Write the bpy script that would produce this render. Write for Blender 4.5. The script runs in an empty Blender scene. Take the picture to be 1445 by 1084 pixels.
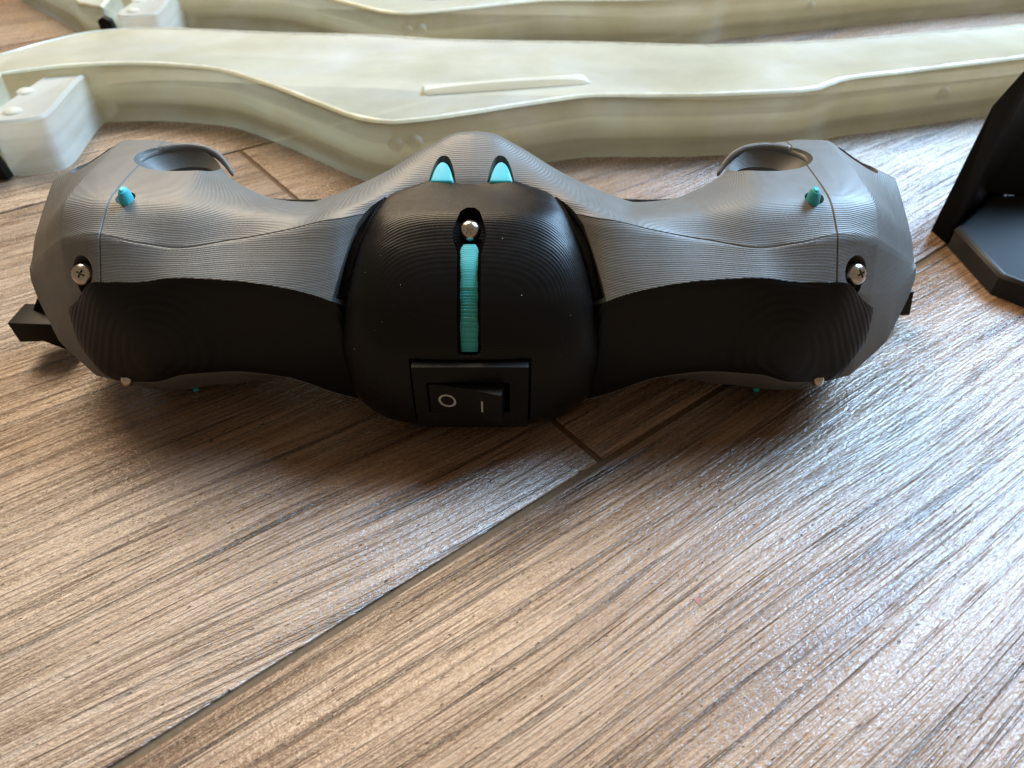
import bpy, bmesh, math, random
import numpy as np
from mathutils import Vector, Matrix
random.seed(4)
S = 0.01                                    # everything below is written in centimetres
sc = bpy.context.scene
C = sc.collection

# ------------------------------------------------------------------ camera, world, light, exposure
CAMH, PITCH, FPX = 10.3, math.radians(41.7), 989.0
cam = bpy.data.cameras.new("camera"); camo = bpy.data.objects.new("camera", cam); C.objects.link(camo)
cam.sensor_width = 36; cam.lens = 36 * FPX / 1445
cam.clip_start = 0.005; cam.clip_end = 50
camo.location = (0, 0, CAMH * S)
camo.rotation_euler = (math.pi / 2 - PITCH, 0, 0)
cam.dof.use_dof = True; cam.dof.focus_distance = 0.128; cam.dof.aperture_fstop = 30
sc.camera = camo
sc.view_settings.view_transform = 'Standard'; sc.view_settings.look = 'None'
sc.view_settings.exposure = 0; sc.view_settings.gamma = 1
w = bpy.data.worlds.new("World"); sc.world = w; w.use_nodes = True
w.node_tree.nodes['Background'].inputs[0].default_value = (1.0, 0.77, 0.54, 1)
w.node_tree.nodes['Background'].inputs[1].default_value = 0.23

def area(name, loc, target, sx, sy, power, col):
    l = bpy.data.lights.new(name, 'AREA'); l.shape = 'RECTANGLE'; l.size = sx * S; l.size_y = sy * S
    l.energy = power; l.color = col
    o = bpy.data.objects.new(name, l); C.objects.link(o)
    o.location = Vector(loc) * S
    o.rotation_euler = (Vector(target) - Vector(loc)).to_track_quat('-Z', 'Y').to_euler()
    return o
area('window_light', (110, 100, 131), (8, 9, 0), 86, 98, 95.0, (0.43, 0.69, 1.0))
area('room_light', (-62, 128, 160), (0, 10, 0), 130, 100, 49.0, (1.0, 0.80, 0.56))

# ------------------------------------------------------------------ helpers
def ray(u, v):
    a = (u - 722.5) / FPX; b = (v - 542) / FPX
    return (a, math.cos(PITCH) - b * math.sin(PITCH), -(math.sin(PITCH) + b * math.cos(PITCH)))
def atz(u, v, z=0.0):
    r = ray(u, v); t = (z - CAMH) / r[2]; return Vector((r[0] * t, r[1] * t, z))
def aty(u, v, y):
    r = ray(u, v); t = y / r[1]; return Vector((r[0] * t, y, CAMH + r[2] * t))

def pchip(xs, ys):
    xs = np.array(xs, float); ys = np.array(ys, float); h = np.diff(xs); d = np.diff(ys) / h
    m = np.zeros(len(xs)); m[0] = d[0]; m[-1] = d[-1]
    for i in range(1, len(xs) - 1):
        if d[i-1] * d[i] > 0:
            w1 = 2 * h[i] + h[i-1]; w2 = h[i] + 2 * h[i-1]
            m[i] = (w1 + w2) / (w1 / d[i-1] + w2 / d[i])
    def f(x):
        x = min(max(x, xs[0]), xs[-1]); i = min(int(np.searchsorted(xs, x, side='right')) - 1, len(h) - 1); i = max(i, 0)
        t = (x - xs[i]) / h[i]
        return float((2*t**3-3*t*t+1)*ys[i] + (t**3-2*t*t+t)*h[i]*m[i] + (-2*t**3+3*t*t)*ys[i+1] + (t**3-t*t)*h[i]*m[i+1])
    return f

def mesh_obj(name, verts, faces, mat, parent=None, sharp=32, loc=(0, 0, 0)):
    """verts in cm, in world space; loc is the origin in world cm"""
    me = bpy.data.meshes.new(name)
    L = Vector(loc)
    me.from_pydata([tuple((Vector(v) - L) * S) for v in verts], [], faces)
    bm = bmesh.new(); bm.from_mesh(me)
    bmesh.ops.remove_doubles(bm, verts=bm.verts, dist=1e-6)
    bmesh.ops.recalc_face_normals(bm, faces=bm.faces)
    bm.to_mesh(me); bm.free()
    fin(me, mat, sharp)
    o = bpy.data.objects.new(name, me); C.objects.link(o)
    if parent is not None:
        o.parent = parent
        o.location = L * S - parent.matrix_world.translation if parent.type == 'EMPTY' and parent.parent is None else L * S
        o.location = L * S - wloc(parent)
    else:
        o.location = L * S
    return o
def wloc(o):
    l = Vector((0, 0, 0))
    while o is not None:
        l = l + Vector(o.location); o = o.parent
    return l
def fin(me, mat, sharp=32):
    if mat is not None:
        me.materials.clear(); me.materials.append(mat)
    for p in me.polygons: p.use_smooth = True; p.material_index = 0
    me.set_sharp_from_angle(angle=math.radians(sharp))
def thing(name, label, cat, loc, group=None, kind=None):
    o = bpy.data.objects.new(name, None); C.objects.link(o); o.location = Vector(loc) * S
    o.empty_display_size = 0.01
    if label: o['label'] = label
    if cat: o['category'] = cat
    if group: o['group'] = group
    if kind: o['kind'] = kind
    return o
def grid(rows, closed_u=False, cap=False):
    """rows: list of lists of points -> verts, faces"""
    n = len(rows[0]); V = [p for r in rows for p in r]; F = []
    for i in range(len(rows) - 1):
        for j in range(n if closed_u else n - 1):
            k = (j + 1) % n
            F.append((i*n+j, i*n+k, (i+1)*n+k, (i+1)*n+j))
    if cap:
        F.append(tuple(range(n))); F.append(tuple((len(rows)-1)*n + j for j in range(n)))
    return V, F
def frame(axis):
    a = Vector(axis).normalized(); t = Vector((1, 0, 0)) if abs(a.x) < .9 else Vector((0, 1, 0))
    e1 = (t - a * a.dot(t)).normalized(); e2 = a.cross(e1)
    return a, e1, e2
def lathe(center, axis, prof, n=32, sx=1.0, sy=1.0):
    """prof: (radius, height) from bottom to top, closed at both ends"""
    a, e1, e2 = frame(axis); c = Vector(center)
    rows = [[c + a * h + (e1 * math.cos(q) * sx + e2 * math.sin(q) * sy) * r for q in [2*math.pi*k/n for k in range(n)]] for r, h in prof]
    return grid(rows, True, True)
def prism(poly, off):
    """poly: list of Vectors; off: extrusion vector"""
    n = len(poly); V = [Vector(p) for p in poly] + [Vector(p) + Vector(off) for p in poly]
    F = [tuple(range(n)), tuple(range(2*n-1, n-1, -1))] + [(i, (i+1) % n, n+(i+1) % n, n+i) for i in range(n)]
    return V, F
def merge(parts):
    V, F = [], []
    for v, f in parts:
        o = len(V); V += list(v); F += [tuple(i + o for i in q) for q in f]
    return V, F
def ellipsoid(c, ax, n=24, m=14):
    rows = []
    for i in range(m + 1):
        t = math.pi * (0.02 + .96 * i / m)
        rows.append([Vector(c) + Vector((ax[0]*math.sin(t)*math.cos(q), ax[1]*math.sin(t)*math.sin(q), ax[2]*math.cos(t))) for q in [2*math.pi*k/n for k in range(n)]])
    return grid(rows, True, True)
def bevel(o, width, seg=2, angle=40):
    bm = bmesh.new(); bm.from_mesh(o.data)
    es = [e for e in bm.edges if len(e.link_faces) == 2 and e.calc_face_angle(0) > math.radians(angle)]
    bmesh.ops.bevel(bm, geom=es, offset=width * S, segments=seg, profile=.6, affect='EDGES', clamp_overlap=True)
    bm.to_mesh(o.data); bm.free(); fin(o.data, None, 40)
def cut(o, cutters, sharp=32):
    V, F = merge(cutters)
    c = mesh_obj('cutter', V, F, None)
    md = o.modifiers.new('b', 'BOOLEAN'); md.operation = 'DIFFERENCE'; md.solver = 'EXACT'; md.object = c; md.use_self = True
    bpy.context.view_layer.update()
    dg = bpy.context.evaluated_depsgraph_get()
    me = bpy.data.meshes.new_from_object(o.evaluated_get(dg)); mat = o.data.materials[0]
    o.modifiers.clear(); o.data = me; fin(me, mat, sharp)
    bpy.data.objects.remove(c, do_unlink=True)

# ------------------------------------------------------------------ materials
def newmat(name):
    m = bpy.data.materials.new(name); m.use_nodes = True; nt = m.node_tree
    b = nt.nodes['Principled BSDF']; return m, nt, b
def N(nt, t, **k):
    n = nt.nodes.new(t)
    for a, v in k.items(): setattr(n, a, v)
    return n
def math_n(nt, op, a, b=None, c=None):
    n = N(nt, 'ShaderNodeMath', operation=op)
    for i, x in enumerate((a, b, c)):
        if x is None: continue
        if isinstance(x, (int, float)): n.inputs[i].default_value = x
        else: nt.links.new(x, n.inputs[i])
    return n.outputs[0]
def noise(nt, vec, scale, detail=3, rough=.5, dist=0):
    n = N(nt, 'ShaderNodeTexNoise'); n.inputs['Scale'].default_value = scale; n.inputs['Detail'].default_value = detail
    n.inputs['Roughness'].default_value = rough; n.inputs['Distortion'].default_value = dist
    nt.links.new(vec, n.inputs['Vector']); return n.outputs['Fac']
def ramp(nt, fac, stops):
    r = N(nt, 'ShaderNodeValToRGB'); nt.links.new(fac, r.inputs[0]); e = r.color_ramp.elements
    while len(e) < len(stops): e.new(.5)
    for i, (p, c) in enumerate(stops):
        e[i].position = p; e[i].color = c if len(c) == 4 else (*c, 1)
    return r.outputs[0]
def cmvec(nt, scale=(100, 100, 100), loc=None):
    t = N(nt, 'ShaderNodeTexCoord'); m = N(nt, 'ShaderNodeMapping'); m.inputs['Scale'].default_value = scale
    nt.links.new(t.outputs['Object'], m.inputs[0]); return m.outputs[0]

def printed(name, col, rough, axis=(0, 0, 1), period=0.02, amp=0.0035, spec=.5, coarse=0.0, var=.12, metallic=0.0):
    """layer-printed plastic: layers stacked along axis"""
    m, nt, b = newmat(name); L = nt.links.new
    v = cmvec(nt)
    d = N(nt, 'ShaderNodeVectorMath', operation='DOT_PRODUCT'); L(v, d.inputs[0]); d.inputs[1].default_value = Vector(axis).normalized()
    wob = noise(nt, v, 1.6, 2)
    h = math_n(nt, 'ADD', d.outputs['Value'], math_n(nt, 'MULTIPLY', wob, 0.012))
    s = math_n(nt, 'SINE', math_n(nt, 'MULTIPLY', h, 2 * math.pi / period))
    # some layers stand out more than others
    layn = N(nt, 'ShaderNodeTexNoise', noise_dimensions='1D'); layn.inputs['Scale'].default_value = 14; layn.inputs['Detail'].default_value = 3
    L(h, layn.inputs['W'])
    hh = math_n(nt, 'ADD', math_n(nt, 'MULTIPLY', s, .5), math_n(nt, 'MULTIPLY', layn.outputs['Fac'], 1.6))
    fine = noise(nt, v, 45, 3)
    hh = math_n(nt, 'ADD', hh, math_n(nt, 'MULTIPLY', fine, .55))
    bp = N(nt, 'ShaderNodeBump'); bp.inputs['Strength'].default_value = 1.0; bp.inputs['Distance'].default_value = amp * S
    L(hh, bp.inputs['Height']); L(bp.outputs[0], b.inputs['Normal'])
    n1 = noise(nt, v, 1.2, 4, .6)
    c = Vector(col)
    r = ramp(nt, n1, [(.3, tuple(c * (1 - var))), (.7, tuple(c * (1 + var)))])
    L(r, b.inputs['Base Color'])
    rr = math_n(nt, 'ADD', rough - .06, math_n(nt, 'MULTIPLY', noise(nt, v, 5, 4), .12)); L(rr, b.inputs['Roughness'])
    b.inputs['Specular IOR Level'].default_value = spec; b.inputs['Metallic'].default_value = metallic
    return m
GREY = printed('grey_printed_plastic', (.124, .121, .110), .46, amp=.0026, spec=.6)
BLACK_Y = printed('black_printed_plastic_front', (.0042, .0038, .0034), .36, axis=(0, 1, 0), period=.05, amp=.0042, spec=.22)
BLACK_C = printed('black_printed_plastic_cover', (.0038, .0035, .0032), .32, axis=(0, -.75, .66), period=.022, amp=.0019, spec=.24)
TEAL = printed('teal_printed_plastic', (.05, .46, .52), .45, axis=(0, -.4, .9), period=.03, amp=.004)
TEALR = printed('teal_ribbed_plastic', (.06, .46, .47), .5, axis=(0, 0, 1), period=.02, amp=.002)

def plain(name, col, rough, spec=.5, metallic=0, bump=0, bscale=30):
    m, nt, b = newmat(name)
    v = cmvec(nt); n1 = noise(nt, v, bscale, 4)
    c = Vector(col); L = nt.links.new
    L(ramp(nt, n1, [(.3, tuple(c * .85)), (.7, tuple(c * 1.15))]), b.inputs['Base Color'])
    b.inputs['Roughness'].default_value = rough; b.inputs['Specular IOR Level'].default_value = spec; b.inputs['Metallic'].default_value = metallic
    if bump:
        bp = N(nt, 'ShaderNodeBump'); bp.inputs['Distance'].default_value = bump * S; L(n1, bp.inputs['Height']); L(bp.outputs[0], b.inputs['Normal'])
    return m
MOULD = plain('black_moulded_plastic', (.0060, .0052, .0045), .45, .18, bump=.002)
DARK = plain('dark_inside', (.006, .006, .006), .7, .2)
BRACK = plain('black_bracket_plastic', (.008, .009, .011), .45, .35, bump=.002, bscale=12)
METAL = plain('screw_metal', (.55, .50, .44), .22, .5, 1.0, bump=.001)
WHITE = plain('white_print', (.42, .42, .41), .6)
SPEC = plain('plastic_crumb', (.4, .42, .42), .6)

def glow(name='pale_translucent_plastic', cols=((.76, .73, .54), (.82, .79, .62), (.87, .86, .76)), trans=.34, clear=.20):
    m, nt, b = newmat(name); L = nt.links.new
    v = cmvec(nt)
    n1 = noise(nt, v, .22, 4, .6, .6)
    vs = cmvec(nt, (100, 100, 100))
    base = ramp(nt, n1, [(.32, cols[0]), (.5, cols[1]), (.66, cols[2])])
    # hazy bands along the printed layers
    d = N(nt, 'ShaderNodeSeparateXYZ'); L(v, d.inputs[0])
    bands = N(nt, 'ShaderNodeTexNoise', noise_dimensions='3D'); bands.inputs['Scale'].default_value = 1; bands.inputs['Detail'].default_value = 4
    mp = N(nt, 'ShaderNodeMapping'); mp.inputs['Scale'].default_value = (.12, .12, 2.6); L(v, mp.inputs[0]); L(mp.outputs[0], bands.inputs['Vector'])
    mx = N(nt, 'ShaderNodeMix', data_type='RGBA', blend_type='MULTIPLY'); mx.inputs['Factor'].default_value = 1
    L(base, mx.inputs['A']); L(ramp(nt, bands.outputs['Fac'], [(.35, (.86, .85, .82)), (.6, (1, 1, 1))]), mx.inputs['B'])
    L(mx.outputs['Result'], b.inputs['Base Color'])
    tr = N(nt, 'ShaderNodeBsdfTranslucent'); L(mx.outputs['Result'], tr.inputs['Color'])
    ms = N(nt, 'ShaderNodeMixShader'); L(math_n(nt, 'ADD', trans, math_n(nt, 'MULTIPLY', noise(nt, v, .5, 4), .22)), ms.inputs[0])
    L(b.outputs[0], ms.inputs[1]); L(tr.outputs[0], ms.inputs[2]); tp = N(nt, 'ShaderNodeBsdfTransparent'); tp.inputs[0].default_value = (1, .98, .90, 1)
    m2 = N(nt, 'ShaderNodeMixShader'); L(math_n(nt, 'MULTIPLY', ramp(nt, noise(nt, v, .35, 4, .6), [(.35, (.7, .7, .7)), (.65, (1.25, 1.25, 1.25))]), clear), m2.inputs[0])
    L(ms.outputs[0], m2.inputs[1]); L(tp.outputs[0], m2.inputs[2]); L(m2.outputs[0], nt.nodes['Material Output'].inputs['Surface'])
    b.inputs['Roughness'].default_value = .42; b.inputs['IOR'].default_value = 1.45
    s = math_n(nt, 'SINE', math_n(nt, 'MULTIPLY', d.outputs['Z'], 2 * math.pi / .028))
    lat = N(nt, 'ShaderNodeTexWave'); lat.inputs['Scale'].default_value = 2.2; lat.inputs['Distortion'].default_value = 1.5; L(v, lat.inputs[0])
    h = math_n(nt, 'ADD', math_n(nt, 'MULTIPLY', s, .3), math_n(nt, 'MULTIPLY', noise(nt, v, 14, 4), 1.2))
    h = math_n(nt, 'ADD', h, math_n(nt, 'MULTIPLY', noise(nt, v, 1.3, 3), 5))
    bp = N(nt, 'ShaderNodeBump'); bp.inputs['Distance'].default_value = .004 * S; L(h, bp.inputs['Height']); L(bp.outputs[0], b.inputs['Normal'])
    return m
GLOW = glow()
GLOW2 = glow('frosted_translucent_plastic', ((.92, .90, .80), (.94, .92, .84), (.96, .95, .90)), .42, .16)
EDGE = plain('bright_plastic_edge', (.80, .79, .70), .24, .9, bump=.006, bscale=4)
FROST = plain('frosted_plastic_edge', (.78, .76, .66), .35, .6, bump=.006, bscale=5)

def wood():
    m, nt, b = newmat('wood_look_tile'); L = nt.links.new
    tc = N(nt, 'ShaderNodeTexCoord'); oi = N(nt, 'ShaderNodeObjectInfo')
    mp = N(nt, 'ShaderNodeMapping'); mp.inputs['Scale'].default_value = (100, 100, 100); L(tc.outputs['Object'], mp.inputs[0])
    off = N(nt, 'ShaderNodeCombineXYZ'); L(math_n(nt, 'MULTIPLY', oi.outputs['Random'], 500), off.inputs[0]); L(math_n(nt, 'MULTIPLY', oi.outputs['Random'], 313), off.inputs[1])
    va = N(nt, 'ShaderNodeVectorMath', operation='ADD'); L(mp.outputs[0], va.inputs[0]); L(off.outputs[0], va.inputs[1])
    # gentle wander of the grain
    w0 = N(nt, 'ShaderNodeMapping'); w0.inputs['Scale'].default_value = (.035, .12, 0); L(va.outputs[0], w0.inputs[0])
    wn = noise(nt, w0.outputs[0], 1, 2)
    sep = N(nt, 'ShaderNodeSeparateXYZ'); L(va.outputs[0], sep.inputs[0])
    yy = math_n(nt, 'ADD', sep.outputs['Y'], math_n(nt, 'MULTIPLY', wn, 3.0))
    yy = math_n(nt, 'ADD', yy, math_n(nt, 'MULTIPLY', sep.outputs['X'], 0.05))
    cv = N(nt, 'ShaderNodeCombineXYZ'); L(sep.outputs['X'], cv.inputs[0]); L(yy, cv.inputs[1])
    def nn(sx, sy, det=3, rough=.55, dist=0):
        q = N(nt, 'ShaderNodeMapping'); q.inputs['Scale'].default_value = (sx, sy, 1); L(cv.outputs[0], q.inputs[0])
        return noise(nt, q.outputs[0], 1, det, rough, dist)
    broad = nn(.03, .75, 4, .6)
    mid = nn(.10, 3.4, 5, .65, .12)
    fine = nn(.35, 15, 3, .65)
    pores = nn(.9, 34, 2, .6)
    crack = nn(.14, 5.2, 3, .5, .15)
    speck = nn(9, 20, 2, .5)
    f = math_n(nt, 'ADD', math_n(nt, 'MULTIPLY', broad, .34), math_n(nt, 'MULTIPLY', mid, .40))
    f = math_n(nt, 'ADD', f, math_n(nt, 'MULTIPLY', fine, .40))
    f = math_n(nt, 'ADD', f, math_n(nt, 'MULTIPLY', pores, .24))
    f = math_n(nt, 'ADD', f, math_n(nt, 'MULTIPLY', speck, .10))
    col = ramp(nt, f, [(.56, (.075, .038, .021)), (.64, (.145, .080, .044)), (.70, (.220, .130, .076)), (.76, (.29, .180, .112)), (.85, (.37, .252, .168))])
    lines = ramp(nt, crack, [(.30, (.0, .0, .0)), (.375, (1, 1, 1))])
    gate = ramp(nt, nn(.12, .5, 2), [(.42, (1, 1, 1)), (.56, (0, 0, 0))])
    lm = math_n(nt, 'MAXIMUM', lines, math_n(nt, 'MULTIPLY', gate, .75))
    fl = nn(.13, 8.5, 2, .5, .05)
    fl2 = ramp(nt, fl, [(.372, (0, 0, 0)), (.402, (1, 1, 1))])
    fl3 = ramp(nt, nn(.22, 21, 2, .5, .05), [(.36, (0, 0, 0)), (.42, (1, 1, 1))])
    pit = ramp(nt, nn(6, 16, 1, .4), [(.235, (.15, .15, .15)), (.27, (1, 1, 1))])
    lm = math_n(nt, 'MULTIPLY', lm, math_n(nt, 'ADD', .50, math_n(nt, 'MULTIPLY', fl2, .50)))
    lm = math_n(nt, 'MULTIPLY', lm, math_n(nt, 'ADD', .62, math_n(nt, 'MULTIPLY', fl3, .38)))
    lm = math_n(nt, 'MULTIPLY', lm, pit)
    mx = N(nt, 'ShaderNodeMix', data_type='RGBA'); L(lm, mx.inputs['Factor']); mx.inputs['A'].default_value = (.030, .020, .017, 1); L(col, mx.inputs['B'])
    L(mx.outputs['Result'], b.inputs['Base Color'])
    b.inputs['Specular IOR Level'].default_value = .85
    L(math_n(nt, 'ADD', .21, math_n(nt, 'MULTIPLY', speck, .12)), b.inputs['Roughness'])
    lump = nn(9, 17, 3, .65); lump2 = nn(1.2, 9, 3, .6)
    h = math_n(nt, 'ADD', math_n(nt, 'MULTIPLY', lump, .9), math_n(nt, 'MULTIPLY', lump2, 1.0))
    h = math_n(nt, 'ADD', h, math_n(nt, 'MULTIPLY', fine, .9))
    h = math_n(nt, 'ADD', h, math_n(nt, 'MULTIPLY', lm, 1.1))
    bp = N(nt, 'ShaderNodeBump'); bp.inputs['Strength'].default_value = 1; bp.inputs['Distance'].default_value = .023 * S
    L(h, bp.inputs['Height']); L(bp.outputs[0], b.inputs['Normal'])
    return m
WOOD = wood()
GROUT = plain('olive_grout', (.125, .080, .043), .8, .3, bump=.01, bscale=9)

# ------------------------------------------------------------------ floor of planks
ANG = math.radians(37.78)
A = atz(850, 652); PW = 18.615
floor = thing('floor', None, None, (A.x, A.y, 0), kind='structure'); floor.rotation_euler = (0, 0, ANG)
GW, PL, PT = .14, 92.0, .9
def plank_mesh():
    L_, W_ = PL - GW, PW - GW
    r = .03
    def ring(ins, z):
        return [Vector((ins, ins, z)), Vector((L_ - ins, ins, z)), Vector((L_ - ins, W_ - ins, z)), Vector((ins, W_ - ins, z))]
    rows = [ring(0, -PT), ring(0, -r*1.1), ring(r*.3, -r*.35), ring(r, 0)]
    V, F = grid(rows, True, False); F.append((12, 13, 14, 15)); F.append((3, 2, 1, 0))
    me = bpy.data.meshes.new('plank'); me.from_pydata([tuple(v * S) for v in V], [], F)
    bm = bmesh.new(); bm.from_mesh(me); bmesh.ops.recalc_face_normals(bm, faces=bm.faces); bm.to_mesh(me); bm.free()
    fin(me, WOOD, 50); return me
pm = plank_mesh()
shift = {0: 0, -1: -38, -2: 20, -3: -10, 1: 37, 2: -20, 3: 11, 4: 44}
for r in range(-3, 5):
    for k in range(-2, 2):
        o = bpy.data.objects.new('plank', pm); C.objects.link(o); o.parent = floor
        o.location = Vector((shift[r] + k * PL + GW / 2, r * PW + GW / 2, 0)) * S
gv, gf = prism([Vector((-190, -60, -.95)), Vector((190, -60, -.95)), Vector((190, 96, -.95)), Vector((-190, 96, -.95))], (0, 0, .895))
go = mesh_obj('grout', gv, gf, GROUT); go.parent = floor; go.location = (0, 0, 0)

# ------------------------------------------------------------------ the printed controller
XC = -.78
def row(pts):
    """pts (dx px, v, y) on the left half -> y(x), z(x) against distance from the middle plane"""
    X, Y, Z = [], [], []
    for d, v, y in pts:
        p = aty(662 - d, v, y); dep = p.y * math.cos(PITCH) + (CAMH - p.z) * math.sin(PITCH)
        X.append(d * dep / FPX); Y.append(p.y); Z.append(p.z)
    fy, fz = pchip(X, Y), pchip(X, Z)
    return lambda x: (fy(x), fz(x))
XCAP = 509 * 12.9 / FPX
rF0 = row([(0, 575, 10.5), (120, 570, 10.5), (190, 556, 10.4), (262, 533, 10.45), (332, 525, 10.5), (402, 529, 10.4), (450, 540, 10.35), (515, 537, 10.42), (562, 500, 10.8), (592, 460, 11.25), (612, 405, 11.7), (620, 380, 12.0)])
rF2 = row([(0, 437, 11.2), (120, 437, 11.0), (165, 433, 10.7), (192, 427, 10.5), (262, 407, 10.55), (332, 397, 10.6), (412, 393, 10.6), (465, 399, 10.6), (525, 399, 10.66), (562, 422, 10.85), (592, 415, 11.35), (612, 388, 11.8), (620, 370, 12.05)])
rT1 = row([(0, 306, 12.3), (90, 306, 12.1), (137, 300, 11.9), (190, 309, 11.6), (262, 325, 11.47), (332, 338, 11.36), (412, 350, 11.12), (465, 343, 11.12), (525, 331, 11.2), (562, 334, 11.24), (595, 356, 11.65), (614, 368, 12.1), (620, 362, 12.3)])
rT2 = row([(0, 252, 12.72), (62, 254, 12.72), (110, 268, 12.45), (150, 284, 12.1), (190, 294, 11.98), (232, 303, 11.95), (322, 298, 12.0), (412, 285, 11.95), (465, 280, 12.0), (525, 275, 12.05), (562, 277, 12.07), (598, 318, 12.4), (614, 335, 12.7), (620, 345, 12.8)])
rT3 = row([(0, 188.5, 13.8), (24, 191, 13.78), (62, 208, 13.62), (122, 243, 13.2), (162, 262, 12.95), (200, 277, 12.75), (232, 286, 12.7), (280, 282, 12.8), (322, 268, 13.0), (358, 246, 13.45), (378, 222, 13.9), (402, 209, 14.25), (440, 202, 14.5), (476, 198, 14.6), (512, 203, 14.45), (532, 222, 14.1), (562, 240, 13.9), (602, 272, 13.7), (613, 305, 13.3), (620, 335, 13.1)])
ZM = 4.32
def section(x, grow=0.0):
    F0, F2, T1, T2, T3 = rF0(x), rF2(x), rT1(x), rT2(x), rT3(x)
    e = min(1.0, max(0.0, (8.98 - x) / .9)) ** .5            # shrink of the hidden back at the cap
    T4 = (T3[0] + .42 * e, T3[1] - .28 * e)
    R2 = (max(T3[0] + .62 * e, 13.6 * e + T3[0] * (1 - e)), max(2.4, min(3.0, T3[1] - .7 * e)) if e > .5 else T3[1] - .3)
    mir = lambda p, k=0: (p[0], max(.06, ZM - p[1]))
    R0 = (R2[0], ZM - R2[1]); G4 = mir(T4); G3 = mir(T3); G2 = mir(T2); G1 = (T1[0] - .12, max(.06, ZM - T1[1] - .14))
    Fm = ((F0[0] + F2[0]) / 2 + .0, (F0[1] + F2[1]) / 2)
    if x > XCAP + .3:                                          # keep the mirrored rows tidy on the cap
        k = min(1, (x - XCAP - .3) / .8)
        lo = F0[1]
        G1 = (G1[0], G1[1] * (1 - k) + (lo - .05) * k if G1[1] > lo else G1[1])
    return [F0, Fm, F2, T1, T2, T3, T4, R2, R0, G4, G3, G2, G1]
seg = [3, 3, 8, 12, 16, 5, 5, 4, 5, 5, 8, 8, 5]
def loop(x, sgn):
    P = section(x); n = len(P); out = []
    corner = {0, 2, 3, 7, 8, 12}
    gr = .030 if XCAP - .01 < x < XCAP + .01 else 0.0
    cyx = sum(p[0] for p in P) / n; cz = sum(p[1] for p in P) / n
    for i in range(n):
        p0, p1, p2, p3 = P[i-1], P[i], P[(i+1) % n], P[(i+2) % n]
        m1 = [(p2[k] - p0[k]) * .5 for k in (0, 1)] if i not in corner else [(p2[k] - p1[k]) for k in (0, 1)]
        m2 = [(p3[k] - p1[k]) * .5 for k in (0, 1)] if (i + 1) % n not in corner else [(p2[k] - p1[k]) for k in (0, 1)]
        ln = math.hypot(p2[0]-p1[0], p2[1]-p1[1])
        for mm in (m1, m2):
            l = math.hypot(*mm)
            if l > 1.2 * ln and l > 0: mm[0] *= 1.2 * ln / l; mm[1] *= 1.2 * ln / l
        ts_ = [j / seg[i] for j in range(seg[i])]
        if i == 3: ts_ = [0, .03] + ts_[1:]
        if i == 2: ts_ = ts_ + [.955]
        for t in ts_:
            q = [(2*t**3-3*t*t+1)*p1[k] + (t**3-2*t*t+t)*m1[k] + (-2*t**3+3*t*t)*p2[k] + (t**3-t*t)*m2[k] for k in (0, 1)]
            if i == 3 and t == 0 and x < 8.5: q[0] += .006; q[1] -= .013
            if gr:
                d = math.hypot(q[0]-cyx, q[1]-cz); q[0] += (cyx - q[0]) / d * gr; q[1] += (cz - q[1]) / d * gr
            out.append(Vector((XC + sgn * (x + .12 * max(0, (x - 7.5) / 1.2)), q[0], max(q[1], .05))))
    return out
xend = 620 * 13.9 / FPX
X0 = 8.2
xs = sorted(set([round(v, 4) for v in list(np.linspace(0, XCAP - .08, 120)) + [XCAP - .05, XCAP - .02, XCAP, XCAP + .02, XCAP + .05, XCAP + .3, 7.46, 7.54, 8.12, 8.20, 8.56, 8.63, 8.68, 8.70]]))
rows = [loop(x, -1) for x in reversed(xs)] + [loop(x, 1) for x in xs[1:]]
dev = thing('handheld_controller', 'grey and black 3D printed device with flared ends, teal inserts and a rocker switch', 'device', (XC, 12.3, 0))
V, F = grid(rows, True, True)
shell = mesh_obj('shell', V, F, GREY, dev, 24)
shell['label'] = 'grey printed shell with layer lines'

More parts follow.
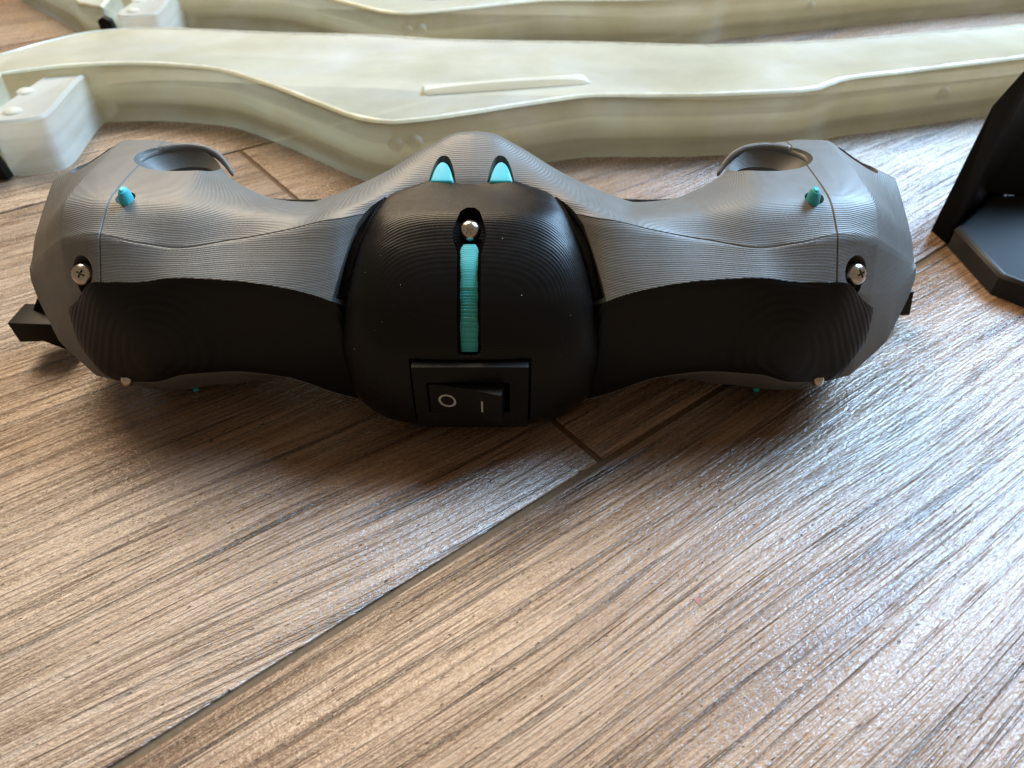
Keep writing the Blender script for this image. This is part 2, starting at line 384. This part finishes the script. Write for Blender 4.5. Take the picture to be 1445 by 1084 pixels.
def both(fn):                      # left, right
    return [fn(-1), fn(1)]
def fp(dpx, v, y, sgn):            # a point of the left half, or mirrored
    p = aty(662 - dpx, v, y); dep = p.y * math.cos(PITCH) + (CAMH - p.z) * math.sin(PITCH)
    return Vector((XC + sgn * dpx * dep / FPX, p.y, p.z))
VIEW = Vector((0, -.80, .60))
cutters = []
for s in (-1, 1):
    scr = fp(545, 385, 10.90, s)
    cutters.append(lathe(scr, VIEW + Vector((s * .25, 0, 0)), [(.20, -.30), (.275, -.1), (.30, .5)], 28, .95, 1.12))
    cutters.append(lathe(fp(543, 402, 10.78, s), VIEW, [(.17, -.22), (.18, .4)], 20))
    # round opening behind the crest
    cutters.append(lathe(Vector((XC + s * 5.97, 13.76, 0)), (0, .0, 1), [(.52, 3.0), (.56, 3.84), (.68, 3.94), (.86, 4.14), (.92, 4.3), (.94, 5.2)], 56, 1.0, .76))
    # nub hole
    cutters.append(lathe(fp(484, 284, 12.0, s), (0, -.1, 1), [(.17, -.3), (.17, .5)], 20, 1.0, 1.15))
    # eye pocket (pointed arch)
    ex = XC + s * .565
    arch = []
    for q in range(-8, 9):
        t = q / 8; arch.append(Vector((ex + .30 * t, 12.45 + .80 * (1 - abs(t) ** 2.5), 4.15)))
    arch = [Vector((ex - .30, 12.2, 4.15))] + arch + [Vector((ex + .30, 12.2, 4.15))]
    cutters.append(prism(arch, (0, 0, 1.2)))
    # strap slot in the back of the cap
    ta_, tb_ = rT3(7.62), rT3(8.42)
    c1, c2 = Vector((XC + s * 7.62, ta_[0] - .08, ta_[1] + .02)), Vector((XC + s * 8.42, tb_[0] - .12, tb_[1] + .02))
    ax = (c2 - c1).normalized(); up = Vector((s * .45, .25, .86)); side = ax.cross(up).normalized()
    poly = []
    for k in range(16):
        a_ = 2 * math.pi * k / 16
        poly.append(c1 * .5 + c2 * .5 + ax * math.cos(a_) * .50 + side * math.sin(a_) * .21 - up * .45)
    cutters.append(prism(poly, up * 1.2))
cut(shell, cutters, 24)

# black front panels
def panel(name, sgn, front=True):
    xs_ = list(np.linspace(184 * 12.3 / FPX, 540 * 12.9 / FPX, 64)) + list(np.linspace(545 * 12.9 / FPX, 7.64, 10))
    outer, inner = [], []
    for x in xs_:
        F0, F2 = rF0(x), rF2(x)
        xe = 536 * 12.9 / FPX
        k = max(0, (x - xe) / (7.64 - xe))         # taper on the cap
        up, dn = .07 * k + .05 * k ** 3, .06 * k + .26 * k ** 2
        ro, ri = [], []
        jag = .004 * math.sin(x * 41) + .003 * math.sin(x * 97)
        for j in range(17):
            t = j / 16
            tt = dn + (1 - up - dn) * t if dn + up < .98 else .5 + (t - .5) * .02
            y = F0[0] + (F2[0] - F0[0]) * tt; z = F0[1] + (F2[1] - F0[1]) * tt + (jag * .8 * t)
            bul = .05 * (math.sin(math.pi * t)) ** .35
            # facets of the swollen end
            end = .20 * math.exp(-((x - 5.9) / .85) ** 2) * math.sin(math.pi * min(1, max(0, t))) ** .8
            ro.append(Vector((XC + sgn * x, y - bul - end, z + .012))); ri.append(Vector((XC + sgn * x, y + .15, z)))
        outer.append(ro); inner.append(ri)
    R = [o_ + i_[::-1] for o_, i_ in zip(outer, inner)]
    V, F = grid(R, True, True)
    return mesh_obj(name, V, F, BLACK_Y, dev, 28)
for s in (-1, 1): panel('front_panel', s)
# black panels of the back, just seen over the waist
for s in (-1, 1):
    R = []
    for x in np.linspace(2.2, 5.3, 30):
        y3 = rT3(x)[0]; yb = 13.65 + .35 * ((x - 3.7) / 1.6) ** 2
        prof = [(yb - .8, 3.05), (yb - .15, 3.42), (yb + .12, 3.3), (yb + .22, 2.2), (yb + .12, 1.1), (yb - .5, 1.0)]
        R.append([Vector((XC + s * x, a, b_)) for a, b_ in prof])
    V, F = grid(R, True, True); mesh_obj('rear_panel', V, F, BLACK_Y, dev, 30)

# centre cover
ct = [(257, 12.66), (270, 12.30), (297, 11.6), (345, 10.92), (400, 10.33), (440, 10.0), (500, 9.66), (550, 9.55), (588, 9.58), (603, 9.95)]
ed = [(74, 258, 12.75), (107, 270, 12.42), (131, 296, 12.0), (151, 340, 11.45), (168, 400, 10.95), (176, 445, 10.65), (178, 500, 10.45), (167, 548, 10.35), (128, 586, 10.25), (62, 602, 10.2)]
cyz = []; eyz = []
for (v, y), (d, ve, ye) in zip(ct, ed):
    p = aty(662, v, y); cyz.append((p.y, p.z))
    q = fp(d, ve, ye, 1); eyz.append((q.x - XC, q.y, q.z))
T = list(range(len(ct)))
fcy, fcz = pchip(T, [a[0] for a in cyz]), pchip(T, [a[1] for a in cyz])
fex, fey, fez = (pchip(T, [a[i] for a in eyz]) for i in range(3))
R = []
NT, NS = 126, 64
def cover_pt(t, s):
    a = abs(s)
    yc, zc, xe_, ye_, ze_ = fcy(t), fcz(t), fex(t), fey(t), fez(t)
    x = xe_ * math.sin(a * math.pi / 2) ** 1.0
    k = (1 - math.cos(a * math.pi / 2)) ** 1.5
    # waist in the top edge
    wav = .035 * math.cos(min(1, a * 1.0) * math.pi * 2) * max(0, 1 - t / 1.5)
    return Vector((XC + math.copysign(x, s), yc + (ye_ - yc) * k, zc + (ze_ - zc) * k - wav))
for i in range(NT + 1):
    t = 9 * i / NT
    R.append([cover_pt(t, -1 + 2 * j / NS) for j in range(NS + 1)])
# outward shell, then a rim going back into the body
ringp = [R[0][j] for j in range(NS + 1)] + [R[i][NS] for i in range(1, NT + 1)] + [R[NT][j] for j in range(NS - 1, -1, -1)] + [R[i][0] for i in range(NT - 1, 0, -1)]
V, F = grid(R)
base = len(V); cen = Vector((XC, 11.3, 2.3)); n = len(ringp)
r0 = [p.copy() for p in ringp]
r1 = [p + Vector(((cen.x - p.x) * .035, .10, (cen.z - p.z) * .03)) for p in ringp]
r2 = [Vector((XC + (p.x - XC) * .90, p.y + .9 if p.z < 4 else p.y - .05, cen.z + (p.z - cen.z) * .86)) for p in ringp]
V += r0 + r1 + r2
for a_ in range(2):
    for j in range(n):
        k = (j + 1) % n; F.append((base + a_*n + j, base + a_*n + k, base + (a_+1)*n + k, base + (a_+1)*n + j))
F.append(tuple(base + 2*n + j for j in range(n)))
cover = mesh_obj('cover', V, F, BLACK_C, dev, 30)
cover['label'] = 'domed black centre cover with a long teal slot'
# slot along the centre profile
def cpt(t, off):
    y, z = fcy(t), fcz(t); y2, z2 = fcy(min(9, t + .05)), fcz(min(9, t + .05))
    d = Vector((0, y2 - y, z2 - z)).normalized(); nrm = Vector((0, d.z, -d.y))
    if nrm.y > 0: nrm = -nrm
    return Vector((XC, y, z)) + nrm * off
def t_at(v):
    lo, hi = 0, 9
    for _ in range(40):
        m = (lo + hi) / 2
        y, z = fcy(m), fcz(m); a_ = math.atan2(CAMH - z, y) - PITCH
        if 542 + FPX * math.tan(a_) < v: lo = m
        else: hi = m
    return lo
wid = [(293, .07), (297, .16), (305, .21), (318, .265), (332, .30), (344, .27), (352, .235), (365, .215), (420, .212), (503, .208)]
ft, fw = [t_at(v) for v, _ in wid], [w_ for _, w_ in wid]
fwid = pchip(ft, fw)
sl = []
for i in range(50):
    t = ft[0] + (ft[-1] - ft[0]) * i / 49; w_ = fwid(t)
    nd = Vector((0, -.78, .62)).lerp(Vector((0, -1, .1)), i / 49).normalized()
    a_, b_ = cpt(t, 0) + nd * .25, cpt(t, 0) - nd * .30
    off = Vector((.02, 0, 0))
    sl.append([a_ + off + Vector((-w_, 0, 0)), a_ + off + Vector((w_, 0, 0)), b_ + off + Vector((w_, 0, 0)), b_ + off + Vector((-w_, 0, 0))])
slot = grid(sl, True, True)
SWX, SWZ, SWY = XC + .03, 1.50, 9.50
swbox = prism([Vector((SWX - 1.10, 9.0, SWZ - .80)), Vector((SWX + 1.10, 9.0, SWZ - .80)), Vector((SWX + 1.10, 9.0, SWZ + .80)), Vector((SWX - 1.10, 9.0, SWZ + .80))], (0, 1.1, 0))
cut(cover, [slot], 30)
cut(cover, [swbox], 30)
# teal strip in the slot, ribbed by its layers
st = []
ta, tb = t_at(341), t_at(500)
for i in range(120):
    t = ta + (tb - ta) * i / 119
    vv = i / 119
    step = 0
    if vv > .38: step = .030 * ((vv * 26) % 1.0)
    w_ = (.150 + .006 * math.sin(vv * 17) + .004 * math.sin(vv * 41)) * (1 - .25 * math.exp(-((vv - .0) / .03) ** 2)) + .006 * ((vv * 26) % 1.0)
    a_, b_ = cpt(t, -.10 - step + .03 * math.exp(-((vv - .2) / .12) ** 2)), cpt(t, -.34)
    cxv = Vector((.02, 0, 0))
    st.append([a_ + cxv + Vector((-w_, .02, -.015)), a_ + cxv + Vector((-w_ * .6, 0, 0)), a_ + cxv + Vector((w_ * .6, 0, 0)), a_ + cxv + Vector((w_, .02, -.015)), b_ + cxv + Vector((w_, 0, 0)), b_ + cxv + Vector((-w_, 0, 0))])
V, F = grid(st, True, True); strip = mesh_obj('teal_strip', V, F, TEALR, cover, 25)

chan = []
for sgn in (-1, 1):
    R, K = [], []
    for i in range(60):
        t = 1.45 + (5.6 - 1.45) * i / 59
        e_ = Vector((XC + sgn * fex(t), fey(t), fez(t))); e2_ = Vector((XC + sgn * fex(t + .1), fey(t + .1), fez(t + .1)))
        tg = (e2_ - e_).normalized(); out = Vector((sgn, 0, 0)); out = (out - tg * out.dot(tg)).normalized()
        nn_ = tg.cross(out); nn_ = nn_ if nn_.y < 0 else -nn_
        wv = .02 + .19 * min(1, (t - 1.42) / 1.3)
        R.append([e_ - out * .10 - nn_ * .4, e_ - out * .06 - nn_ * .02, e_ + out * .04 + nn_ * .015, e_ + out * .06 - nn_ * .05, e_ + out * wv * .85 - nn_ * .07, e_ + out * wv * .9 - nn_ * .4])
        K.append([e_ - out * .15 - nn_ * .35, e_ - out * .15 + nn_ * .7, e_ + out * wv + nn_ * .7, e_ + out * wv - nn_ * .35])
    V, F = grid(R, True, True); mesh_obj('cover_flange', V, F, BLACK_C, cover, 25)
    chan.append(grid(K, True, True))
for k_ in chan: cut(shell, [k_], 24)

def screw(c, axis, r, parent, tw=0.3, flat=1.0):
    a, e1, e2 = frame(axis)
    prof = [(r * .5, -.5), (r * .5, -.06), (r * .92, -.05), (r, .0), (r * .96, .06 * flat), (r * .80, .115 * flat), (r * .5, .15 * flat), (r * .2, .165 * flat)]
    V, F = lathe(c, a, prof, 32)
    o = mesh_obj('screw', V, F, METAL, parent, 40)
    cs = []
    for k in range(2):
        d = (e1 * math.cos(tw + k * math.pi / 2) + e2 * math.sin(tw + k * math.pi / 2)); q = a.cross(d)
        c0 = Vector(c) + a * .04
        L_, W_ = r * .62, r * .13
        cs.append(prism([c0 - d * L_ * .6 - q * W_ * .6, c0 + d * L_ * .6 - q * W_ * .6, c0 + d * L_ * .6 + q * W_ * .6, c0 - d * L_ * .6 + q * W_ * .6], a * .3))
    for c_ in cs: cut(o, [c_], 40)
    return o
for s in (-1, 1):
    screw(fp(545, 387, 10.95, s) + VIEW * -.04, VIEW + Vector((s * .30 if s > 0 else .1, 0, 0)), .215, dev, .5 * s)
    screw(fp(488, 538, 10.36, s) + Vector((0, .05, .02)), (0, -.45, -.9), .12, dev, .3)
ts = t_at(322)
screw(cpt(ts, -.16) + Vector((.02, .02, .02)), (0, -.86, .5), .20, cover, .6)

# eyes and nubs
for s in (-1, 1):
    ar = [Vector((XC + s * .568 + .235 * (q / 8), 12.60 + .48 * (1 - abs(q / 8) ** 2.4), 4.12)) for q in range(-8, 9)]
    V, F = prism(ar, (0, 0, .14))
    for v_ in V[len(ar):]: v_.z += (v_.y - 12.6) * .42
    k_ = mesh_obj('teal_insert', V, F, TEAL, dev, 30); bevel(k_, .06, 3, 50)
    c = fp(485, 279, 12.0, s)
    V, F = lathe(c + Vector((0, 0, -.3)), (s * -.12, -.25, 1), [(.13, 0), (.14, .26), (.125, .42), (.085, .53), (.04, .57)], 14, .85, 1.2); mesh_obj('teal_peg', V, F, TEAL, dev, 25)
    V, F = ellipsoid((XC + s * 6.1, 11.32, .06), (.07, .06, .06)); mesh_obj('teal_foot', V, F, TEAL, dev, 60)
    # dark bottom of the round opening and of the slot
    V, F = lathe(Vector((XC + s * 5.97, 13.76, 3.1)), (0, 0, 1), [(.52, -.1), (.52, .30), (.44, .42), (.25, .50), (.05, .52)], 32, 1, .72); mesh_obj('well_floor', V, F, MOULD, dev, 40)
    R = []
    for k in range(41):
        a_ = math.radians(24 + 168 * k / 40); f_ = math.sin(math.pi * k / 40) ** .5
        c_ = Vector((XC + s * (5.97 - .90 * math.cos(a_)), 13.76 + .93 * .76 * math.sin(a_), 0))
        ysf = rT3(abs(c_.x - XC)); zz = min(ysf[1] + .01, 4.22) if c_.y > ysf[0] - .25 else 4.17
        zz -= .26 * (1 - k / 40) ** 4
        o_ = Vector((-s * math.cos(a_), math.sin(a_) * .76, 0)).normalized(); rr_ = .03 + .075 * f_
        R.append([c_ + o_ * (rr_ * math.cos(w_) * .8) + Vector((0, 0, zz - .05 + rr_ * math.sin(w_))) for w_ in [i * math.pi / 5 for i in range(10)]])
    V, F = grid(R, True, True); mesh_obj('opening_rim', V, F, GREY, dev, 60)

# rocker switch
sw = bpy.data.objects.new('rocker_switch', None); C.objects.link(sw); sw.parent = dev; sw.location = Vector((SWX, SWY, SWZ)) * S - Vector(dev.location); sw['label'] = 'black rocker switch marked O and I'
def rect(cx, cz, hw, hh, y): return [Vector((cx - hw, y, cz - hh)), Vector((cx + hw, y, cz - hh)), Vector((cx + hw, y, cz + hh)), Vector((cx - hw, y, cz + hh))]
IX0, IX1, IZ0, IZ1 = SWX - .80, SWX + .70, SWZ - .36, SWZ + .37
o_ = rect(SWX, SWZ, 1.05, .75, SWY - .02); i_ = [Vector((IX0, SWY - .02, IZ0)), Vector((IX1, SWY - .02, IZ0)), Vector((IX1, SWY - .02, IZ1)), Vector((IX0, SWY - .02, IZ1))]
bk = [p + Vector((0, .5, 0)) for p in o_]; ib = [p + Vector((0, .40, 0)) for p in i_]
V = o_ + i_ + bk + ib; F = []
for j in range(4):
    k = (j + 1) % 4
    F += [(j, k, 4 + k, 4 + j), (j, k, 8 + k, 8 + j), (4 + j, 4 + k, 12 + k, 12 + j)]
F += [(8, 9, 10, 11), (12, 13, 14, 15)]
bz = mesh_obj('bezel', V, F, MOULD, sw, 40); bevel(bz, .025, 2, 60)
prof = [(IX0 + .02, .05), (IX0 + .03, -.03)]
for k in range(11):
    t = k / 10; prof.append((IX0 + .05 + (IX1 - .22 - IX0) * t, -.035 - .30 * t ** 1.5 ))
xr = prof[-1][0]
prof += [(xr + .035, -.30), (xr + .10, .05), (xr + .11, .3), (IX0 + .02, .3)]
V, F = prism([Vector((x, SWY + y, IZ0 + .02)) for x, y in prof], (0, 0, IZ1 - IZ0 - .04))
rk = mesh_obj('rocker', V, F, MOULD, sw, 25); bevel(rk, .015, 2, 50)
def rocky(x):
    t = (x - IX0 - .05) / (IX1 - .22 - IX0); return SWY - .035 - .30 * max(0, t) ** 1.5 - .006
ring = []
cxO, czO = IX0 + .36, SWZ - .01
for k in range(48):
    a_ = 2 * math.pi * k / 48; q = []
    for rr_, dy in ((.165, 0), (.125, 0), (.125, .02), (.165, .02)):
        x, z = cxO + rr_ * math.cos(a_), czO + rr_ * .92 * math.sin(a_); q.append(Vector((x, rocky(x) + dy, z)))
    ring.append(q)
V, F = grid(ring + [ring[0]], True); mesh_obj('off_mark', V, F, WHITE, rk if False else sw, 40)
x1 = IX0 + 1.005
V, F = prism([Vector((x1 - .017, rocky(x1 - .017), SWZ - .15)), Vector((x1 + .017, rocky(x1 + .017), SWZ - .15)), Vector((x1 + .017, rocky(x1 + .017), SWZ + .12)), Vector((x1 - .017, rocky(x1 - .017), SWZ + .12))], (0, .02, 0))
mesh_obj('on_mark', V, F, WHITE, sw, 40)

# black plugs at the two ends
def boxpts(p, q, r_, s_, off): return prism([p, q, r_, s_], off)
pl = [aty(10, 456, 12.4), aty(74, 458, 12.4), aty(110, 500, 12.4), aty(62, 482, 12.4), aty(28, 483, 12.4)]
V, F = prism(pl, (.0, .75, 0)); k_ = mesh_obj('plug', V, F, MOULD, dev, 30); bevel(k_, .02, 2, 30)
V, F = prism([aty(40, 458, 12.9), aty(52, 422, 12.9), aty(75, 422, 12.9), aty(90, 470, 12.9)], (0, .4, 0)); mesh_obj('plug_latch', V, F, MOULD, dev, 30)
pr = [aty(1240, 413, 13.6), aty(1290, 412, 13.6), aty(1284, 445, 13.6), aty(1240, 447, 13.6)]
V, F = prism(pr, (.0, .6, 0)); k_ = mesh_obj('plug', V, F, MOULD, dev, 30); bevel(k_, .02, 2, 30)

# ------------------------------------------------------------------ pale translucent prints
HT = 2.12
rim = [(0, 103), (90, 92), (180, 88), (290, 94), (370, 115), (450, 145), (515, 167), (550, 171), (590, 168), (650, 160), (760, 143), (850, 133), (960, 133), (1080, 129), (1145, 125), (1195, 110), (1280, 100), (1360, 90), (1445, 80), (1620, 60)]
back = [(1620, 8), (1445, 33), (1300, 45), (1180, 55), (1000, 62), (830, 58), (640, 55), (520, 48), (400, 45), (200, 38), (130, 43), (60, 58), (0, 75)]
fr = [atz(u, v, HT) for u, v in rim]; bk_ = [atz(u, v, HT) for u, v in back]
fr.append(fr[-1] + Vector((16, 4.5, 0))); bk_.insert(0, bk_[0] + Vector((14, 4.5, 0)))
def densify(pts, step=.6):
    d = [0]
    for a_, b_ in zip(pts, pts[1:]): d.append(d[-1] + (b_ - a_).length)
    fx, fy = pchip(d, [p.x for p in pts]), pchip(d, [p.y for p in pts]); n = int(d[-1] / step)
    return [Vector((fx(d[-1] * i / n), fy(d[-1] * i / n), 0)) for i in range(n + 1)]
lf = [Vector((-24.5, 21.6, 0)), Vector((-27.5, 23.0, 0)), Vector((-30.5, 27.0, 0)), Vector((-29.5, 30.5, 0))]
outline = densify([Vector((p.x, p.y, 0)) for p in fr]) + densify([Vector((p.x, p.y, 0)) for p in bk_])
outline0 = outline
def slab(poly, h, z0=0.0, rr=.09, taper=0.0):
    n = len(poly); nr = []
    for i in range(n):
        a_, b_ = poly[i-1], poly[(i+1) % n]; d = (b_ - a_).normalized(); nr.append(Vector((-d.y, d.x, 0)))
    ar = sum(poly[i].x * poly[(i+1) % n].y - poly[(i+1) % n].x * poly[i].y for i in range(n))
    if ar < 0: nr = [-q for q in nr]
    lev = [(0 , z0), (-.02, z0 + .03), (0, z0 + .08), (taper * .5, z0 + h * .5), (taper, z0 + h - rr - .06), (taper - .025, z0 + h - rr)] + [(taper + rr * (1 - math.cos(q)), z0 + h - rr + rr * math.sin(q)) for q in (.4, .8, 1.2, math.pi / 2)] + [(taper + rr + .10, z0 + h - .035)]
    rows_ = [[p + nr[i] * ins + Vector((0, 0, z)) for i, p in enumerate(poly)] for ins, z in lev]
    return grid(rows_, True, True)
def glow_piece(tip):
    outline = outline0 + tip
    t = thing('translucent_print', 'long pale yellow translucent print lying right behind the grey device', 'plastic print', (0, 26, 0), 'pale translucent prints')
    V, F = slab(outline, HT, rr=.07); mesh_obj('body', V, F, GLOW, t, 45)
    R_ = []
    n_ = len(outline)
    for i in range(n_ + 1):
        p, a_, b_ = outline[i % n_], outline[i % n_ - 1], outline[(i + 1) % n_]; d = (b_ - a_).normalized(); q = Vector((-d.y, d.x, 0))
        wb = .13 + .02 * math.sin(i * 2.3) + .012 * math.sin(i * 5.1)
        R_.append([p - q * .012 + Vector((0, 0, HT - .085)), p + q * wb + Vector((0, 0, HT + .004)), p + q * (wb + .03) + Vector((0, 0, HT - .03)), p + q * .04 + Vector((0, 0, HT - .11))])
    V, F = grid(R_, True); mesh_obj('rim', V, F, EDGE, t, 60)
    # darker infill band seen through the wall
    ins = []
    for i in range(n_):
        p, a_, b_ = outline[i], outline[i - 1], outline[(i + 1) % n_]; d = (b_ - a_).normalized(); ins.append(p + Vector((-d.y, d.x, 0)) * .32)
    V, F = grid([[p + Vector((0, 0, z)) for p in ins] for z in (.55, 1.25)], True); mesh_obj('infill', V, F, GLOW, t, 60)
    # end block with slanted corner
    bp_ = [(-60, 262), (85, 243), (104, 233), (139, 181), (150, 120)]
    P_ = [atz(u, v) for u, v in bp_[:4]]; P_ = [Vector((p.x, p.y, 0)) for p in P_]
    P_[0] = Vector((-16.9, 21.75, 0))
    P_ += [Vector((P_[-1].x + .1, P_[-1].y + 2.0, 0)), Vector((-16.9, 27.2, 0))]
    for _ in range(2):
        Q_ = []
        for a_, b_ in zip(P_, P_[1:] + P_[:1]): Q_ += [a_.lerp(b_, .12 if (b_ - a_).length > 2 else .25), a_.lerp(b_, .88 if (b_ - a_).length > 2 else .75)]
        P_ = Q_
    V, F = slab(P_, 1.80, rr=.09, taper=.06); mesh_obj('end_block', V, F, GLOW2, t, 45)
    for u, v in ((36, 130), (18, 158)):
        c = atz(u, v, 1.78); V, F = lathe(c, (0, 0, 1), [(.28, -.05), (.27, .05), (.18, .10), (.05, .11)], 18); mesh_obj('stud', V, F, GLOW2, t, 50)
    # raised rib on the top face
    a_, b_ = atz(600, 131, HT), atz(832, 115, HT); d = (b_ - a_).normalized(); q = Vector((-d.y, d.x, 0)); n = 20; R = []
    for i in range(n + 1):
        p = a_ + (b_ - a_) * (i / n); hgt = .26 * math.sin(math.pi * min(1, .08 + i / n * .92)) ** .4; wv = .5
        R.append([p - q * .12 + Vector((0, 0, -.05)), p - q * .12 + Vector((0, 0, hgt * .85)), p + Vector((0, 0, hgt)), p + q * wv + Vector((0, 0, hgt * .3)), p + q * (wv + .4) + Vector((0, 0, -.05))])
    V, F = grid(R, True, True); mesh_obj('rib', V, F, GLOW2, t, 45)
    # bosses on the wall
    for u, v in ((552, 203), (598, 200), (1322, 131)):
        r_ = ray(u, v)
        # nearest wall point in plan along the sight line
        best = min(outline[:len(outline)], key=lambda p: abs(math.atan2(p.x, p.y) - math.atan2(r_[0], r_[1])) + (0 if p.y < 27.3 else 9))
        z = CAMH + r_[2] * (best.y / r_[1])
        V, F = lathe(Vector((best.x, best.y + .0, z)), (0, -1, .1), [(.24, .0), (.24, .05), (.20, .13), (.12, .17), (.03, .18)], 22); F.pop(-2); mesh_obj('boss', V, F, GLOW2, t, 50)
    # black clip beside the block
    V, F = prism([Vector((-17.25, 21.5, .05)), Vector((-16.40, 21.5, .05)), Vector((-16.72, 21.5, 1.72)), Vector((-17.0, 21.5, 1.86)), Vector((-17.3, 21.5, 1.7))], (0, .35, 0)); k_ = mesh_obj('clip', V, F, MOULD, t, 30); bevel(k_, .06, 2, 40)
    return t
g1 = glow_piece([Vector((-20.5, 27.4, 0)), Vector((-21.8, 26.6, 0)), Vector((-20.8, 25.0, 0)), Vector((-18.6, 22.9, 0)), Vector((-17.2, 22.2, 0))])
g2 = glow_piece([Vector((-21.5, 30.5, 0)), Vector((-27, 33.6, 0)), Vector((-27.2, 32.5, 0)), Vector((-20.8, 26.0, 0)), Vector((-18.6, 22.9, 0)), Vector((-17.2, 22.2, 0))])
g2.location = Vector((-1.0, 26 + 12.2, 0)) * S
g2['label'] = 'farther pale translucent print at the top edge, partly hidden by the nearer one'

def specks(name, pts, size, mat, parent):
    V, F = [], []
    for p in pts:
        r_ = size * random.uniform(.5, 1.3); b_ = len(V)
        o6 = [Vector((random.uniform(.6, 1.6) * r_, 0, 0)), Vector((0, random.uniform(.6, 1.2) * r_, 0)), Vector((0, 0, r_ * .7))]
        V += [p + o6[0], p - o6[0], p + o6[1], p - o6[1], p + o6[2], p - o6[2]]
        F += [tuple(b_ + i for i in f) for f in ((0,2,4),(2,1,4),(1,3,4),(3,0,4),(2,0,5),(1,2,5),(3,1,5),(0,3,5))]
    o = mesh_obj(name, V, F, mat, parent); o['kind'] = 'stuff'; return o
pts = [cover_pt(random.uniform(1.2, 6.5), random.uniform(-.8, .8)) for _ in range(16)]
pts += [cover_pt(2.2 + random.uniform(-.15, .15), -.42 + random.uniform(-.08, .08)) for _ in range(7)]
specks('dust', pts, .008, SPEC, cover)
RED = plain('red_smear', (.30, .11, .08), .6)
p_ = atz(985, 848, .004)
sm = [p_ + Vector(((.045 + .02 * math.sin(k)) * math.cos(k) * (1 + .4 * math.sin(3 * k)), .07 * math.sin(k) * (1 + .3 * math.cos(5 * k)), 0)) for k in [i * math.pi / 6 for i in range(12)]]
V, F = prism(sm, (0, 0, .003)); rm = mesh_obj('red_smear', V, F, RED); rm['kind'] = 'structure'

# ------------------------------------------------------------------ black bracket at the right
brk = thing('black_bracket', 'black plastic bracket with a slanted side wall standing on the floor at the right edge', 'bracket', (14, 17, 0))
b0 = [atz(1316, 330), atz(1337, 348), atz(1397, 415), atz(1450, 436)]
b0 = [Vector((p.x, p.y, 0)) for p in b0[1:]] + [Vector((19.5, 14.1, 0)), Vector((19.5, 19.6, 0)), Vector((14.3, 19.3, 0))]
V, F = slab(b0, .62, rr=.10); mesh_obj('base_plate', V, F, BRACK, brk, 40)
p0 = b0[0]
def wall(y0, th, pts):
    return prism([Vector((x, y0, z)) for x, z in pts], (0, th, 0))
y0 = atz(1313, 326).y
fpix = [(1400, 150), (1452, 92), (1500, 92), (1446, 131), (1394, 223), (1353, 319)]
front_ = [atz(1313, 326), *[aty(u, v, y0) for u, v in fpix], atz(1337, 347)]
back_ = [atz(1352, 288), *[aty(u + 7, v + 5, y0 + 2.4) for u, v in fpix[:3]], aty(1500, 150, y0 + 2.4), aty(1440, 250, y0 + 2.4), aty(1400, 285, y0 + 2.4), atz(1400, 292)]
V, F = grid([front_, back_], True, True)
k_ = mesh_obj('slanted_wall', V, F, BRACK, brk, 35); bevel(k_, .04, 2, 40)
yb = y0 + 1.2
bp2 = [(1356, 316), (1394, 225), (1446, 133), (1520, 92), (1640, 92), (1640, 318)]
V, F = prism([aty(u, v, yb) for u, v in bp2], (.4, .6, 0))
bw = mesh_obj('back_wall', V, F, BRACK, brk, 35)
cut(bw, [prism([aty(u, v, yb) + Vector((-.3, -.5, 0)) for u, v in ((1357, 322), (1384, 272), (1430, 275), (1446, 288), (1434, 314), (1424, 328))], (1.0, 1.6, 0))], 35)
V, F = prism([aty(1375, 322, yb + 1.5), aty(1640, 322, yb + 1.5), aty(1640, 200, yb + 1.5), aty(1405, 220, yb + 1.5)], (.2, .3, 0)); mesh_obj('rear_wall', V, F, BRACK, brk, 35)

sc.cycles.use_denoising = True
